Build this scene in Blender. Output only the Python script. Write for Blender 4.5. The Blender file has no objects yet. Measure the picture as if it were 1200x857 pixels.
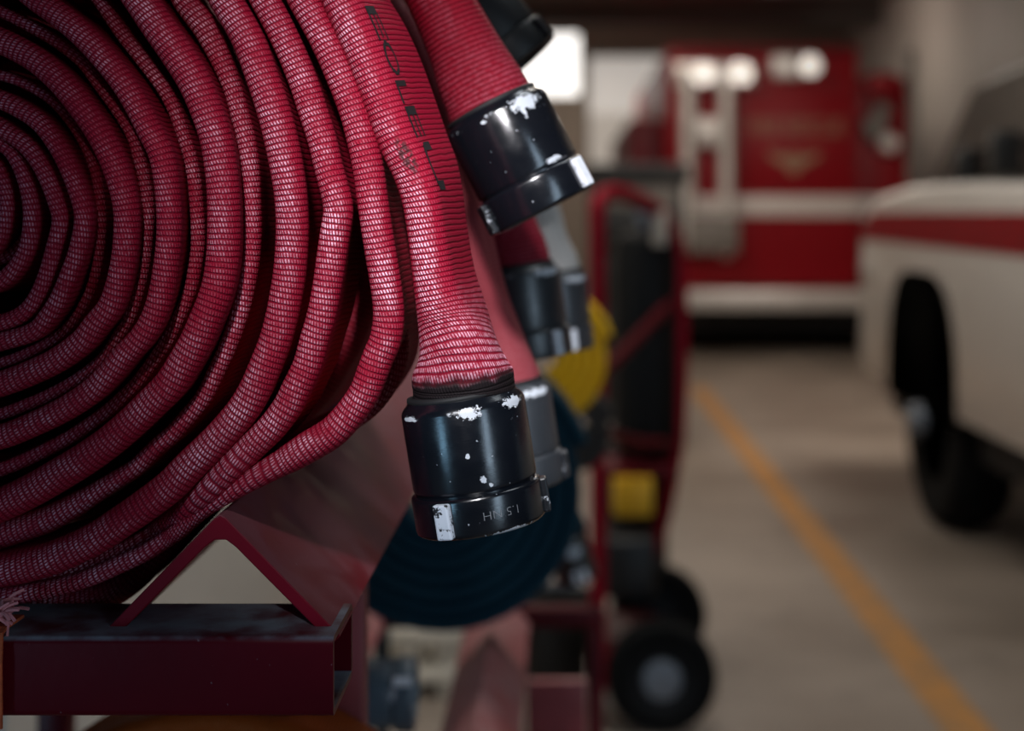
import bpy, bmesh, math, random
from mathutils import Vector, Matrix, noise as mnoise
random.seed(7)
PI = math.pi
S = bpy.context.scene
COL = S.collection
F = 1200 * 50 / 36.0          # focal length in pixels of the 1200 wide frame
VX, VY, CH = 657.0, 250.0, 1.30   # vanishing point of the bay's long direction, camera height


def P(px, py, d):
    return Vector(((px - VX) / F * d, d, CH - (py - VY) / F * d))


def M_(n):  # pixels at distance d to metres
    return n / F


# ------------------------------------------------------------------ nodes
def new_mat(name):
    m = bpy.data.materials.new(name)
    m.use_nodes = True
    nt = m.node_tree
    b = nt.nodes['Principled BSDF']
    return m, nt, b


class N:
    def __init__(s, nt): s.nt = nt

    def add(s, t, **k):
        n = s.nt.nodes.new(t)
        for a, v in k.items(): setattr(n, a, v)
        return n

    def put(s, sock, v):
        if isinstance(v, bpy.types.NodeSocket): s.nt.links.new(v, sock)
        else: sock.default_value = v

    def m(s, op, a, b=0.0, c=0.0):
        n = s.add('ShaderNodeMath', operation=op)
        s.put(n.inputs[0], a); s.put(n.inputs[1], b); s.put(n.inputs[2], c)
        return n.outputs[0]

    def ss(s, v, lo, hi):   # smoothstep
        n = s.add('ShaderNodeMapRange', interpolation_type='SMOOTHSTEP')
        s.put(n.inputs['Value'], v)
        if lo <= hi:
            n.inputs['From Min'].default_value = lo; n.inputs['From Max'].default_value = hi
        else:
            n.inputs['From Min'].default_value = hi; n.inputs['From Max'].default_value = lo
            n.inputs['To Min'].default_value = 1; n.inputs['To Max'].default_value = 0
        return n.outputs['Result']

    def mix(s, f, a, b):
        n = s.add('ShaderNodeMix', data_type='RGBA')
        s.put(n.inputs[0], f)
        s.put(n.inputs[6], a if not isinstance(a, tuple) else a + (1,) * (4 - len(a)))
        s.put(n.inputs[7], b if not isinstance(b, tuple) else b + (1,) * (4 - len(b)))
        return n.outputs[2]

    def noise(s, scale, detail=3, vec=None, rough=0.55):
        n = s.add('ShaderNodeTexNoise')
        n.inputs['Scale'].default_value = scale; n.inputs['Detail'].default_value = detail
        n.inputs['Roughness'].default_value = rough
        if vec is not None: s.put(n.inputs['Vector'], vec)
        return n.outputs[0]

    def obj(s): return s.add('ShaderNodeTexCoord').outputs['Object']

    def uv(s):
        t = s.add('ShaderNodeUVMap'); t.uv_map = 'UVMap'
        x = s.add('ShaderNodeSeparateXYZ'); s.nt.links.new(t.outputs[0], x.inputs[0])
        return x.outputs[0], x.outputs[1], t.outputs[0]

    def bump(s, h, dist, strength=1.0):
        n = s.add('ShaderNodeBump')
        n.inputs['Strength'].default_value = strength; n.inputs['Distance'].default_value = dist
        s.put(n.inputs['Height'], h)
        return n.outputs[0]


def plain(name, col, rough=0.5, metal=0.0, var=0.0, vscale=8.0, emit=None, es=0.0, bumpd=0.0, spec=None):
    m, nt, b = new_mat(name)
    n = N(nt)
    c = col + (1,)
    if var > 0:
        f = n.noise(vscale, 4, n.obj())
        f = n.ss(f, .3, .7)
        c2 = tuple(min(1, x * (1 + var)) for x in col); c1 = tuple(x * (1 - var) for x in col)
        n.put(b.inputs['Base Color'], n.mix(f, c1, c2))
    else:
        b.inputs['Base Color'].default_value = c
    b.inputs['Roughness'].default_value = rough
    b.inputs['Metallic'].default_value = metal
    if spec is not None: b.inputs['Specular IOR Level'].default_value = spec
    if emit:
        b.inputs['Emission Color'].default_value = emit + (1,)
        b.inputs['Emission Strength'].default_value = es
    if bumpd:
        n.put(b.inputs['Normal'], n.bump(n.noise(vscale * 6, 4, n.obj()), bumpd))
    return m


def hose_mat(name, base, worn, rib=0.0030, dash=0.00168, wearamt=1.0, fold=0.0108, stain=False, sheen=0.15):
    m, nt, b = new_mat(name)
    n = N(nt)
    u, v, uvv = n.uv()
    ob = n.obj()
    warp = n.m('MULTIPLY', n.m('SUBTRACT', n.noise(70, 2, ob), .5), 0.0016)
    ur = n.m('DIVIDE', n.m('ADD', u, warp), rib)
    row = n.m('FLOOR', ur)
    fu = n.m('ABSOLUTE', n.m('SUBTRACT', n.m('FRACT', ur), .5))       # 0 at the middle of a rib
    vv = n.m('ADD', n.m('DIVIDE', v, dash), n.m('MULTIPLY', row, .5))
    vv = n.m('ADD', vv, n.m('MULTIPLY', n.m('SUBTRACT', n.m('FRACT', ur), .5), .45))
    fv = n.m('ABSOLUTE', n.m('SUBTRACT', n.m('FRACT', vv), .5))
    ribm = n.ss(fu, .46, .20)
    dashm = n.ss(fv, .41, .17)
    cell = n.m('MULTIPLY', ribm, dashm)
    # wear sits on the folded edge (v = 0)
    av = n.m('ABSOLUTE', n.m('ADD', v, 0.0015))
    foldm = n.ss(av, fold, fold * .25)
    big = n.ss(n.noise(16, 3, ob), .33, .66)
    fine = n.ss(n.noise(420, 2, ob), .34, .62)
    mid = n.ss(n.noise(75, 2, ob), .3, .7)
    wear = n.m('MULTIPLY', foldm, n.m('ADD', n.m('MULTIPLY', big, .50), n.m('ADD', -.02, n.m('MULTIPLY', mid, .48))))
    hot = n.m('MULTIPLY', foldm, n.ss(n.noise(26, 2, ob), .60, .74))
    wear = n.m('MAXIMUM', n.m('ADD', wear, n.m('MULTIPLY', hot, .65)), 0.0)
    wear = n.m('MULTIPLY', wear, n.m('ADD', .48, n.m('MULTIPLY', n.ss(u, 9.5, 4.5), .52)))
    endw = n.m('MULTIPLY', n.ss(u, .075, .012), n.m('ADD', .48, n.m('MULTIPLY', mid, .35)))
    wear = n.m('MAXIMUM', wear, endw)
    wear = n.m('MAXIMUM', wear, n.m('MULTIPLY', n.ss(av, .04, .0), .06))
    k = n.m('MULTIPLY', wear, n.m('MULTIPLY', cell, n.m('ADD', .25, n.m('MULTIPLY', fine, .95))))
    k = n.m('MINIMUM', n.m('MULTIPLY', k, wearamt), 1.0)
    groove = n.m('ADD', .50, n.m('ADD', n.m('MULTIPLY', ribm, .18), n.m('MULTIPLY', cell, .32)))
    bc = n.mix(groove, tuple(x * .25 for x in base), base)
    c = n.mix(k, bc, worn)
    if stain:   # grey scuff on the fold of the free end
        du = n.m('DIVIDE', n.m('SUBTRACT', u, .133), .012)
        dv = n.m('DIVIDE', n.m('SUBTRACT', v, .004), .0045)
        dd = n.m('ADD', n.m('MULTIPLY', du, du), n.m('MULTIPLY', dv, dv))
        sp = n.m('MULTIPLY', n.ss(dd, 1.2, .3), n.ss(n.noise(500, 2, ob), .42, .55))
        c = n.mix(n.m('MULTIPLY', sp, .8), c, (.035, .02, .02))
        # black band of dirt right above the coupling
        c = n.mix(n.ss(n.m('ADD', u, n.m('MULTIPLY', n.noise(120, 3, ob), .006)), .0185, .0135), c, (.012, .008, .009))
    n.put(b.inputs['Base Color'], c)
    b.inputs['Roughness'].default_value = .62
    b.inputs['Specular IOR Level'].default_value = .16
    b.inputs['Sheen Weight'].default_value = 0.0
    b.inputs['Sheen Roughness'].default_value = .4
    h = n.m('ADD', n.m('MULTIPLY', ribm, .45), n.m('MULTIPLY', cell, n.m('ADD', .20, n.m('MULTIPLY', foldm, .5))))
    n.put(b.inputs['Normal'], n.bump(h, .0011, .75))
    return m


def coupling_mat(name, base, spots, rough=.3, chip=(.62, .66, .72), edges=(0.0035, .0525, .077), amount=1.0):
    """dark anodised aluminium with chips: explicit chips (angle, z, size a, size z) and a scatter along the edges"""
    m, nt, b = new_mat(name)
    n = N(nt)
    a, z, uvv = n.uv()        # a in radians (0 towards the camera), z in metres along the axis
    ob = n.obj()
    nz = n.noise(330, 4, ob, .75)
    nzl = n.noise(60, 3, ob)
    mask = None
    for (sa, sz, da, dz) in spots:
        x = n.m('DIVIDE', n.m('SUBTRACT', a, sa), da)
        y = n.m('DIVIDE', n.m('SUBTRACT', z, sz), dz)
        d = n.m('SQRT', n.m('ADD', n.m('MULTIPLY', x, x), n.m('MULTIPLY', y, y)))
        d = n.m('ADD', d, n.m('MULTIPLY', n.m('SUBTRACT', nz, .5), 3.4))
        k = n.ss(d, 1.05, .85)
        mask = k if mask is None else n.m('MAXIMUM', mask, k)
    for e in edges:
        d = n.m('ABSOLUTE', n.m('SUBTRACT', z, e))
        k = n.m('MULTIPLY', n.ss(d, .0016, .0004), n.ss(nzl, .58, .68))
        k = n.m('MULTIPLY', k, n.m('MULTIPLY', n.ss(nz, .46, .56), amount))
        mask = k if mask is None else n.m('MAXIMUM', mask, k)
    sp = n.m('MULTIPLY', n.ss(n.noise(330, 2, ob), .73, .77), .6)
    mask = n.m('MAXIMUM', mask, sp)
    n.put(b.inputs['Base Color'], n.mix(mask, base, chip))
    n.put(b.inputs['Roughness'], n.m('ADD', rough, n.m('ADD', n.m('MULTIPLY', mask, .3), n.m('MULTIPLY', n.m('SUBTRACT', nzl, .5), .25))))
    b.inputs['Specular IOR Level'].default_value = 1.0
    vec = n.add('ShaderNodeMapping'); vec.inputs['Scale'].default_value = (1, 1, 14)
    nt.links.new(ob, vec.inputs[0])
    h = n.m('ADD', n.m('MULTIPLY', n.noise(160, 3, vec.outputs[0]), .5), n.m('MULTIPLY', mask, -.6))
    n.put(b.inputs['Normal'], n.bump(h, .0005, .22))
    return m


# ------------------------------------------------------------------ mesh helpers
def link(name, me, mat, parent=None):
    o = bpy.data.objects.new(name, me)
    COL.objects.link(o)
    if mat is not None:
        me.materials.clear()
        for x in (mat if isinstance(mat, (list, tuple)) else [mat]): me.materials.append(x)
    if parent is not None:
        o.parent = parent
    return o


def tag(o, label, cat, group=None, kind=None):
    o['label'] = label; o['category'] = cat
    if group: o['group'] = group
    if kind: o['kind'] = kind
    return o


def thing(name, loc, label, cat, group=None):
    o = bpy.data.objects.new(name, None)
    o.empty_display_size = .05
    COL.objects.link(o); o.location = loc
    tag(o, label, cat, group)
    return o


def fin(bm, name, mat, parent=None, smooth=True, angle=40):
    """bm is in world coordinates; under a parent it is moved into the parent's space (parents are only translated)"""
    bmesh.ops.recalc_face_normals(bm, faces=bm.faces)
    me = bpy.data.meshes.new(name)
    if parent is not None:
        off = Vector(parent.location)
        p = parent.parent
        while p is not None:
            off += p.location; p = p.parent
        bmesh.ops.translate(bm, verts=bm.verts, vec=-off)
    bm.to_mesh(me); bm.free()
    if smooth:
        me.shade_smooth()
        me.set_sharp_from_angle(angle=math.radians(angle))
    return link(name, me, mat, parent)


def box(bm, lo, hi, bev=0.0, seg=2):
    lo = Vector(lo); hi = Vector(hi)
    c = (lo + hi) / 2; s = hi - lo
    r = bmesh.ops.create_cube(bm, size=1, matrix=Matrix.Translation(c) @ Matrix.Diagonal((abs(s.x), abs(s.y), abs(s.z), 1)))
    if bev > 0:
        vs = set(r['verts'])
        es = [e for e in bm.edges if e.verts[0] in vs and e.verts[1] in vs]
        bmesh.ops.bevel(bm, geom=es, offset=bev, segments=seg, profile=.5, affect='EDGES')
    return bm


def nbox(name, lo, hi, mat, parent=None, bev=.004, seg=2):
    return fin(box(bmesh.new(), lo, hi, bev, seg), name, mat, parent)


def catmull(pts, n):
    """pts: list of tuples of floats; returns n points per span through all of them"""
    out = []
    q = [pts[0]] + list(pts) + [pts[-1]]
    for i in range(1, len(q) - 2):
        p0, p1, p2, p3 = q[i - 1], q[i], q[i + 1], q[i + 2]
        for k in range(n):
            t = k / n
            out.append(tuple(.5 * (2 * b + (c - a) * t + (2 * a - 5 * b + 4 * c - d) * t * t + (3 * b - a - 3 * c + d) * t ** 3)
                             for a, b, c, d in zip(p0, p1, p2, p3)))
    out.append(tuple(pts[-1]))
    return out


def resample(rows, step):
    """rows: tuples whose first three values are a position; even spacing along the position"""
    res = [rows[0]]; acc = 0.0; nxt = step
    for a, b in zip(rows, rows[1:]):
        L = math.dist(a[:3], b[:3])
        while L > 0 and acc + L >= nxt:
            t = (nxt - acc) / L
            res.append(tuple(x + (y - x) * t for x, y in zip(a, b)))
            nxt += step
        acc += L
    return res


def section(t, hd, nf=9, ns=4, waist=.24):
    """flattened hose: fold at -b (towards the camera). returns (a, b) ring starting in the middle of the front fold"""
    bulb = min(1.2 * t, hd)
    w = 1 - waist * min(1.0, max(0.0, (hd - t) / t))
    c = hd - bulb
    half = []
    for i in range(nf + 1):
        f = i / nf * PI / 2
        half.append((t * math.sin(f), -c - bulb * math.cos(f)))
    for i in range(1, ns):
        g = i / ns
        y = -c + 2 * c * g
        half.append((t * (w + (1 - w) * (2 * g - 1) ** 2), y))
    for i in range(nf + 1):
        f = i / nf * PI / 2
        half.append((t * math.cos(f), c + bulb * math.sin(f)))
    ring = half[:]
    for a, b in reversed(half[1:-1]): ring.append((-a, b))
    return ring


def sweep_rows(rows, u0=0.0, ref=Vector((0, 1, 0)), nf=9, ns=4, cap=True, jitter=0.0):
    """rows: (x, y, z, t, hd, rot). u grows from u0 at the FIRST row. returns bm with UVMap (metres)"""
    bm = bmesh.new()
    uvl = bm.loops.layers.uv.new('UVMap')
    pos = [Vector(r[:3]) for r in rows]
    rings = []; us = []; vs_all = []
    u = u0
    for i, r in enumerate(rows):
        T = (pos[min(i + 1, len(pos) - 1)] - pos[max(i - 1, 0)]).normalized()
        D = (ref - T * ref.dot(T))
        D = D.normalized() if D.length > 1e-4 else Vector((1, 0, 0))
        Nn = D.cross(T).normalized()
        t, hd, rot = r[3:6]
        cr, sr = math.cos(rot), math.sin(rot)
        ring = section(t, hd, nf, ns, r[6] if len(r) > 6 else .24)
        vs = []; vv = [0.0]
        for j, (a, b) in enumerate(ring):
            a2, b2 = a * cr - b * sr, a * sr + b * cr
            p = pos[i] + Nn * a2 + D * b2
            vs.append(bm.verts.new(p))
            if j: vv.append(vv[-1] + math.dist(ring[j - 1], ring[j]))
        tot = vv[-1] + math.dist(ring[-1], ring[0])
        rings.append(vs); vs_all.append((vv, tot))
        if i: u += (pos[i] - pos[i - 1]).length
        us.append(u)
    k = len(rings[0])

    def sv(i, j, nxt):
        vv, tot = vs_all[i]
        x = vv[j % k] if not (nxt and j % k == 0) else tot
        # signed distance from the fold; the seam of the sign lies on the rear fold
        return x
    half = k // 2
    for i in range(len(rings) - 1):
        for j in range(k):
            j2 = (j + 1) % k
            f = bm.faces.new((rings[i][j], rings[i + 1][j], rings[i + 1][j2], rings[i][j2]))
            for lp, (ri, jj, nx) in zip(f.loops, ((i, j, 0), (i + 1, j, 0), (i + 1, j2, 1), (i, j2, 1))):
                x = sv(ri, jj, nx)
                if j >= half: x -= vs_all[ri][1]
                lp[uvl].uv = (us[ri], x)
    if cap:
        bm.faces.new(rings[0]); bm.faces.new(list(reversed(rings[-1])))
    return bm, us, pos


def tube(bm, pts, r, seg=12, closed=False, n=8, smooth_path=True):
    """pts Vectors; round tube"""
    pp = [tuple(p) for p in pts]
    if smooth_path and len(pp) > 2: pp = catmull(pp, n)
    pos = [Vector(p) for p in pp]
    rings = []
    ref = Vector((0, 0, 1)) if abs((pos[1] - pos[0]).normalized().z) < .9 else Vector((1, 0, 0))
    for i, p in enumerate(pos):
        T = (pos[min(i + 1, len(pos) - 1)] - pos[max(i - 1, 0)]).normalized()
        D = (ref - T * ref.dot(T)).normalized(); ref = D
        E = T.cross(D)
        rings.append([bm.verts.new(p + (D * math.cos(2 * PI * j / seg) + E * math.sin(2 * PI * j / seg)) * r) for j in range(seg)])
    for a, b in zip(rings, rings[1:]):
        for j in range(seg):
            bm.faces.new((a[j], b[j], b[(j + 1) % seg], a[(j + 1) % seg]))
    bm.faces.new(rings[0]); bm.faces.new(list(reversed(rings[-1])))
    return bm


def lathe(bm, prof, Mx, seg=64, uv=False):
    """prof: (r, z) list, axis local z, angle 0 towards local -y and growing to local -x"""
    uvl = bm.loops.layers.uv.get('UVMap') or bm.loops.layers.uv.new('UVMap')
    rings = []
    for r, z in prof:
        rings.append([bm.verts.new(Mx @ Vector((-r * math.sin(t), -r * math.cos(t), z)))
                      for t in [2 * PI * j / seg for j in range(seg)]])
    for i in range(len(prof) - 1):
        for j in range(seg):
            j2 = (j + 1) % seg
            f = bm.faces.new((rings[i][j], rings[i][j2], rings[i + 1][j2], rings[i + 1][j]))
            for lp, (ri, jj) in zip(f.loops, ((i, j), (i, j + 1), (i + 1, j + 1), (i + 1, j))):
                a = 2 * PI * jj / seg
                if j >= seg // 2: a -= 2 * PI
                lp[uvl].uv = (a, prof[ri][1])
    if prof[0][0] > 1e-6: bm.faces.new(rings[0])
    if prof[-1][0] > 1e-6: bm.faces.new(rings[-1])
    return bm


def prism(bm, poly, axis, lo, hi):
    """extrude a 2-D polygon: axis 'x' -> poly is (y, z); 'y' -> (x, z); 'z' -> (x, y)"""
    def mk(a, b, c): return {'x': (c, a, b), 'y': (a, c, b), 'z': (a, b, c)}[axis]
    A = [bm.verts.new(mk(a, b, lo)) for a, b in poly]
    B = [bm.verts.new(mk(a, b, hi)) for a, b in poly]
    n = len(poly)
    for i in range(n): bm.faces.new((A[i], A[(i + 1) % n], B[(i + 1) % n], B[i]))
    bm.faces.new(list(reversed(A))); bm.faces.new(B)
    return bm


def bevel_all(bm, off, seg=2, ang=30):
    bmesh.ops.recalc_face_normals(bm, faces=bm.faces)
    es = [e for e in bm.edges if len(e.link_faces) == 2 and e.calc_face_angle(0) > math.radians(ang)]
    bmesh.ops.bevel(bm, geom=es, offset=off, segments=seg, profile=.5, affect='EDGES')
    return bm


def text_mesh(body, size, sub=0.0, extrude=0.0, offset=0.0):
    cu = bpy.data.curves.new('lettering', 'FONT')
    cu.body = body; cu.size = size; cu.align_x = 'CENTER'; cu.align_y = 'CENTER'; cu.extrude = extrude; cu.offset = offset
    o = bpy.data.objects.new('lettering', cu)
    COL.objects.link(o)
    bpy.context.view_layer.update()
    me = bpy.data.meshes.new_from_object(o.evaluated_get(bpy.context.evaluated_depsgraph_get()))
    bpy.data.objects.remove(o); bpy.data.curves.remove(cu)
    bm = bmesh.new(); bm.from_mesh(me); bpy.data.meshes.remove(me)
    if sub > 0:
        bmesh.ops.triangulate(bm, faces=bm.faces)
        for _ in range(5):
            es = [e for e in bm.edges if e.calc_length() > sub]
            if not es: break
            bmesh.ops.subdivide_edges(bm, edges=es, cuts=1)
            bmesh.ops.triangulate(bm, faces=[f for f in bm.faces if len(f.verts) > 3])
    return bm


# ------------------------------------------------------------------ materials
RED_BASE = (.35, .002, .025)
MH1 = hose_mat('red_hose_weave', RED_BASE, (.95, .52, .65), stain=True)
MH2 = hose_mat('red_hose_weave_behind', (.30, .003, .018), (.60, .20, .28), wearamt=.4)
MH3 = hose_mat('faded_hose_weave', (.36, .055, .07), (.6, .25, .28), wearamt=.4)
MH4 = hose_mat('pale_hose_weave', (.80, .76, .71), (.85, .82, .8), wearamt=.3)
MHB = hose_mat('navy_hose_weave', (.010, .055, .085), (.02, .05, .07), wearamt=.3, sheen=.0)
MHO = hose_mat('orange_hose_weave', (.42, .075, .008), (.7, .3, .12), wearamt=.4)
MHY = hose_mat('yellow_hose_weave', (.92, .52, .01), (.8, .6, .2), wearamt=.3)
MC1 = coupling_mat('black_coupling', (.004, .0055, .009),
                   [(.17, .0045, .17, .0035), (.98, .0035, .22, .0030), (-.95, .0045, .20, .0012), (.03, .029, .03, .0016),
                    (.22, .044, .04, .0022), (.33, .048, .03, .0014), (.55, .0765, .35, .0016)], rough=.21)
MC2 = coupling_mat('black_coupling_scuffed', (.005, .006, .009),
                   [(.62, .006, .32, .0050), (.50, .010, .05, .006), (-.25, .006, .05, .0014), (.62, .049, .18, .0022)], rough=.20)
MC5 = plain('dull_black_coupling', (.010, .009, .009), .5, var=.3, vscale=40)
MC6 = coupling_mat('dull_black_bright_band', (.010, .009, .010), [(.15, .020, .45, .009)], rough=.4)
MC3 = coupling_mat('grey_coupling', (.026, .030, .036), [(.8, .004, .4, .003)], rough=.38, amount=.8)
MC4 = coupling_mat('slate_coupling', (.07, .11, .145), [(.3, .055, .2, .003)], rough=.4, amount=.8)


def bare_metal(name, base, chip, thr):
    m, nt, b = new_mat(name)
    n = N(nt)
    k = n.ss(n.noise(230, 4, n.obj(), .7), thr, thr + .06)
    n.put(b.inputs['Base Color'], n.mix(k, base, chip))
    b.inputs['Roughness'].default_value = .42
    n.put(b.inputs['Normal'], n.bump(k, .0004, .5))
    return m


MLUGW = bare_metal('scuffed_bare_lug', (.012, .012, .015), (.74, .80, .90), .40)
MLUGE = bare_metal('edge_worn_lug', (.004, .005, .008), (.6, .64, .7), .60)
MLUGB = bare_metal('bright_lug', (.3, .32, .36), (.80, .83, .9), .35)
MENGR = plain('scratched_engraving', (.20, .205, .22), .5)
MINK = plain('black_hose_ink', (.006, .003, .004), .7)
MRUB = plain('black_rubber', (.006, .006, .007), .65, var=.2)


def rack_mat(name, base, dust, up=True, amt=.8):
    m, nt, b = new_mat(name)
    n = N(nt)
    g = n.add('ShaderNodeNewGeometry')
    x = n.add('ShaderNodeSeparateXYZ'); nt.links.new(g.outputs['Normal'], x.inputs[0])
    ob = n.obj()
    k = n.m('MULTIPLY', n.ss(x.outputs[2], .35, .95), n.ss(n.noise(30, 5, ob), .28, .62))
    k = n.m('MULTIPLY', k, amt)
    scr = n.m('MULTIPLY', n.ss(n.noise(260, 2, ob), .74, .78), .5)
    c = n.mix(k, n.mix(n.ss(n.noise(14, 3, ob), .3, .7), tuple(v * .8 for v in base), base), dust)
    c = n.mix(scr, c, (.35, .25, .28))
    n.put(b.inputs['Base Color'], c)
    n.put(b.inputs['Roughness'], n.m('ADD', .38, n.m('MULTIPLY', k, .45)))
    b.inputs['Specular IOR Level'].default_value = .25
    n.put(b.inputs['Normal'], n.bump(n.noise(90, 3, ob), .0006, .25))
    return m


MRACK = rack_mat('dusty_red_enamel', (.12, .001, .009), (.28, .32, .38), amt=1.0)
MRIDGE = rack_mat('dusty_red_angle', (.22, .004, .018), (.30, .13, .15), amt=.75)
MLOW = rack_mat('faded_red_angle', (.33, .07, .075), (.46, .26, .25), amt=.8)
MCART = plain('red_gloss_tube', (.24, .001, .012), .5, spec=.12)
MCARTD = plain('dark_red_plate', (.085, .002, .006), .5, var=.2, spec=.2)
MBLK = plain('black_plastic', (.008, .008, .008), .5, var=.2)
MBLKG = plain('black_gloss', (.004, .004, .004), .5, spec=.2)
MTIRE = plain('tyre_rubber', (.005, .005, .005), .85, var=.2, vscale=30, spec=.15)
MHUB = plain('grey_hub_metal', (.16, .18, .21), .45, .3)
MYEL = plain('safety_yellow', (.75, .40, .008), .5, var=.1)
MTAG = plain('grey_white_tag', (.50, .42, .34), .7, spec=.2)
MCREAM = plain('cream_wood', (.66, .60, .50), .7, var=.15, vscale=12)
MWHITE = plain('white_truck_paint', (.65, .60, .55), .28, var=.03)
MWRED = plain('red_truck_paint', (.24, .001, .006), .45, var=.05, spec=.12)
MFRED = plain('fire_engine_red', (.22, .001, .006), .4, var=.05, spec=.2)
MCHR = plain('chrome', (.75, .73, .71), .22, 1.0)
MALU = plain('brushed_aluminium', (.62, .58, .55), .4, .6, var=.08)
MGOLD = plain('gold_leaf', (.26, .14, .08), .5, .2)
MGLASS = plain('tinted_glass', (.045, .034, .028), .12)
MLENS = plain('glint_lens', (.8, .76, .7), .3, emit=(1, .93, .85), es=.75)  # emission stands in for light reflected by the chrome lamps
MRLENS = plain('red_lens', (.3, .01, .01), .2)
MSTRIPE = plain('white_reflective_stripe', (.62, .56, .53), .4)
MBELLY = plain('black_chassis', (.006, .005, .005), .8)
MCAB = plain('black_cabinet', (.010, .009, .008), .45, var=.2)
MGRP = plain('grey_panel', (.16, .14, .125), .5)

# ------------------------------------------------------------------ front hose roll, traced turn by turn
D0 = 0.735                      # distance of the folded edges that face the camera
# each turn: list of (px, py) from its top end to its bottom end; half width in px, recess in metres
turns = [   # outermost first (the free end comes before these)
    ('l', 15, .038, [(343, -60), (370, -10), (398, 50), (420, 110), (434, 160), (443, 220), (452, 280), (460, 330), (467, 380), (467, 420), (451, 455), (424, 484), (380, 506), (330, 532), (281, 561), (232, 599), (194, 637), (156, 677), (120, 700), (80, 709), (30, 713), (-10, 712), (-40, 709), (-95, 699), (-145, 681), (-190, 655)]),
    ('k', 19, .004, [(331, -45), (356, 0), (379, 43), (400, 90), (415, 129), (424, 161), (432, 196), (437, 230), (442, 265), (447, 297), (452, 330), (455, 355), (455, 378), (451, 399), (443, 418), (436, 437), (426, 462), (408, 488), (389, 508), (363, 524), (338, 539), (310, 554), (279, 572), (243, 595), (210, 622), (176, 645), (140, 662), (112, 674), (80, 684), (40, 692), (0, 697), (-40, 699)]),
    ('j', 18, .003, [(283, -45), (310, 0), (333, 47), (352, 93), (364, 128), (376, 163), (386, 200), (395, 232), (397, 250), (394, 272), (390, 300), (385, 335), (378, 370), (369, 400), (361, 428), (347, 458), (337, 478), (320, 501), (299, 522), (278, 543), (255, 566), (230, 588), (195, 614), (165, 633), (130, 650), (90, 665), (40, 678), (0, 683), (-40, 686)]),
    ('i', 20, .000, [(240, -40), (264, 0), (291, 47), (309, 93), (321, 128), (330, 163), (337, 200), (341, 232), (342, 270), (339, 317), (333, 352), (328, 375), (321, 400), (310, 428), (299, 454), (286, 477), (269, 499), (247, 523), (223, 547), (199, 572), (168, 596), (140, 615), (117, 630), (89, 644), (58, 656), (23, 665), (0, 669), (-40, 674)]),
    ('h', 14, .022, [(196, -30), (220, 5), (241, 35), (258, 70), (272, 103), (282, 135), (291, 168), (296, 200), (298, 235), (299, 270), (297, 305), (292, 333), (286, 359), (277, 387), (268, 410), (257, 434), (242, 465), (223, 489), (205, 509), (187, 524), (163, 547), (140, 561), (112, 578), (88, 592), (56, 608), (35, 615), (14, 622), (-15, 631), (-40, 636)]),
    ('g', 20, .000, [(135, -35), (158, -8), (183, 28), (205, 59), (226, 93), (241, 128), (252, 163), (258, 200), (261, 240), (261, 293), (257, 328), (250, 353), (241, 375), (230, 400), (214, 428), (198, 452), (176, 474), (152, 497), (126, 519), (100, 538), (70, 557), (40, 575), (10, 590), (-15, 600), (-40, 607)]),
    ('g2', 11, .024, [(92, -30), (118, 0), (145, 40), (172, 75), (194, 105), (207, 130), (216, 155), (224, 180), (229, 205), (232, 235), (234, 265), (234, 293), (229, 328), (222, 352), (211, 377), (196, 405), (168, 444), (149, 463), (131, 479), (103, 499), (77, 515), (35, 536), (0, 550), (-40, 562)]),
    ('f', 17.5, .004, [(10, -22), (47, 2), (78, 24), (104, 47), (128, 73), (149, 100), (165, 127), (178, 153), (190, 178), (196, 205), (199, 240), (199, 270), (196, 300), (189, 340), (179, 372), (166, 394), (149, 413), (131, 435), (110, 457), (82, 477), (51, 493), (19, 507), (0, 513), (-40, 522)]),
    ('f2', 10, .026, [(-30, 5), (0, 14), (26, 26), (68, 49), (100, 73), (121, 100), (145, 133), (160, 160), (168, 187), (174, 215), (177, 247), (175, 275), (171, 310), (164, 345), (155, 372), (142, 394), (126, 418), (100, 440), (68, 459), (35, 473), (0, 485), (-40, 493)]),
    ('e', 18, .010, [(-40, 36), (-8, 44), (37, 66), (70, 93), (98, 127), (120, 161), (137, 200), (147, 240), (148, 270), (145, 305), (138, 338), (129, 361), (113, 381), (98, 400), (70, 421), (42, 435), (12, 447), (-15, 455), (-45, 461)]),
    ('e2', 9, .034, [(-40, 78), (-8, 85), (30, 97), (65, 118), (93, 150), (113, 188), (122, 225), (124, 262), (120, 300), (113, 331), (100, 359), (77, 387), (40, 409), (0, 424), (-40, 430)]),
    ('d', 14, .020, [(-40, 106), (-8, 113), (18, 124), (47, 143), (69, 171), (87, 206), (99, 240), (101, 262), (95, 293), (85, 321), (73, 349), (58, 372), (42, 388), (10, 398), (-20, 405), (-45, 407)]),
    ('c', 13, .024, [(-40, 136), (-8, 143), (12, 155), (32, 170), (46, 187), (58, 210), (68, 238), (72, 260), (64, 293), (56, 321), (46, 345), (33, 363), (12, 375), (-15, 380), (-40, 380)]),
    ('b', 13, .030, [(-35, 157), (-10, 162), (5, 169), (18, 181), (29, 202), (38, 232), (40, 262), (35, 293), (17, 320), (-5, 335), (-25, 338)]),
    ('a', 12, .038, [(-30, 182), (-8, 188), (4, 200), (11, 220), (13, 243), (8, 270), (-2, 290), (-15, 300), (-28, 303)]),
]
CX, CY = -12.0, 252.0


def pol(p): return math.hypot(p[0] - CX, p[1] - CY), math.atan2(p[1] - CY, p[0] - CX)


DEP = .036
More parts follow.
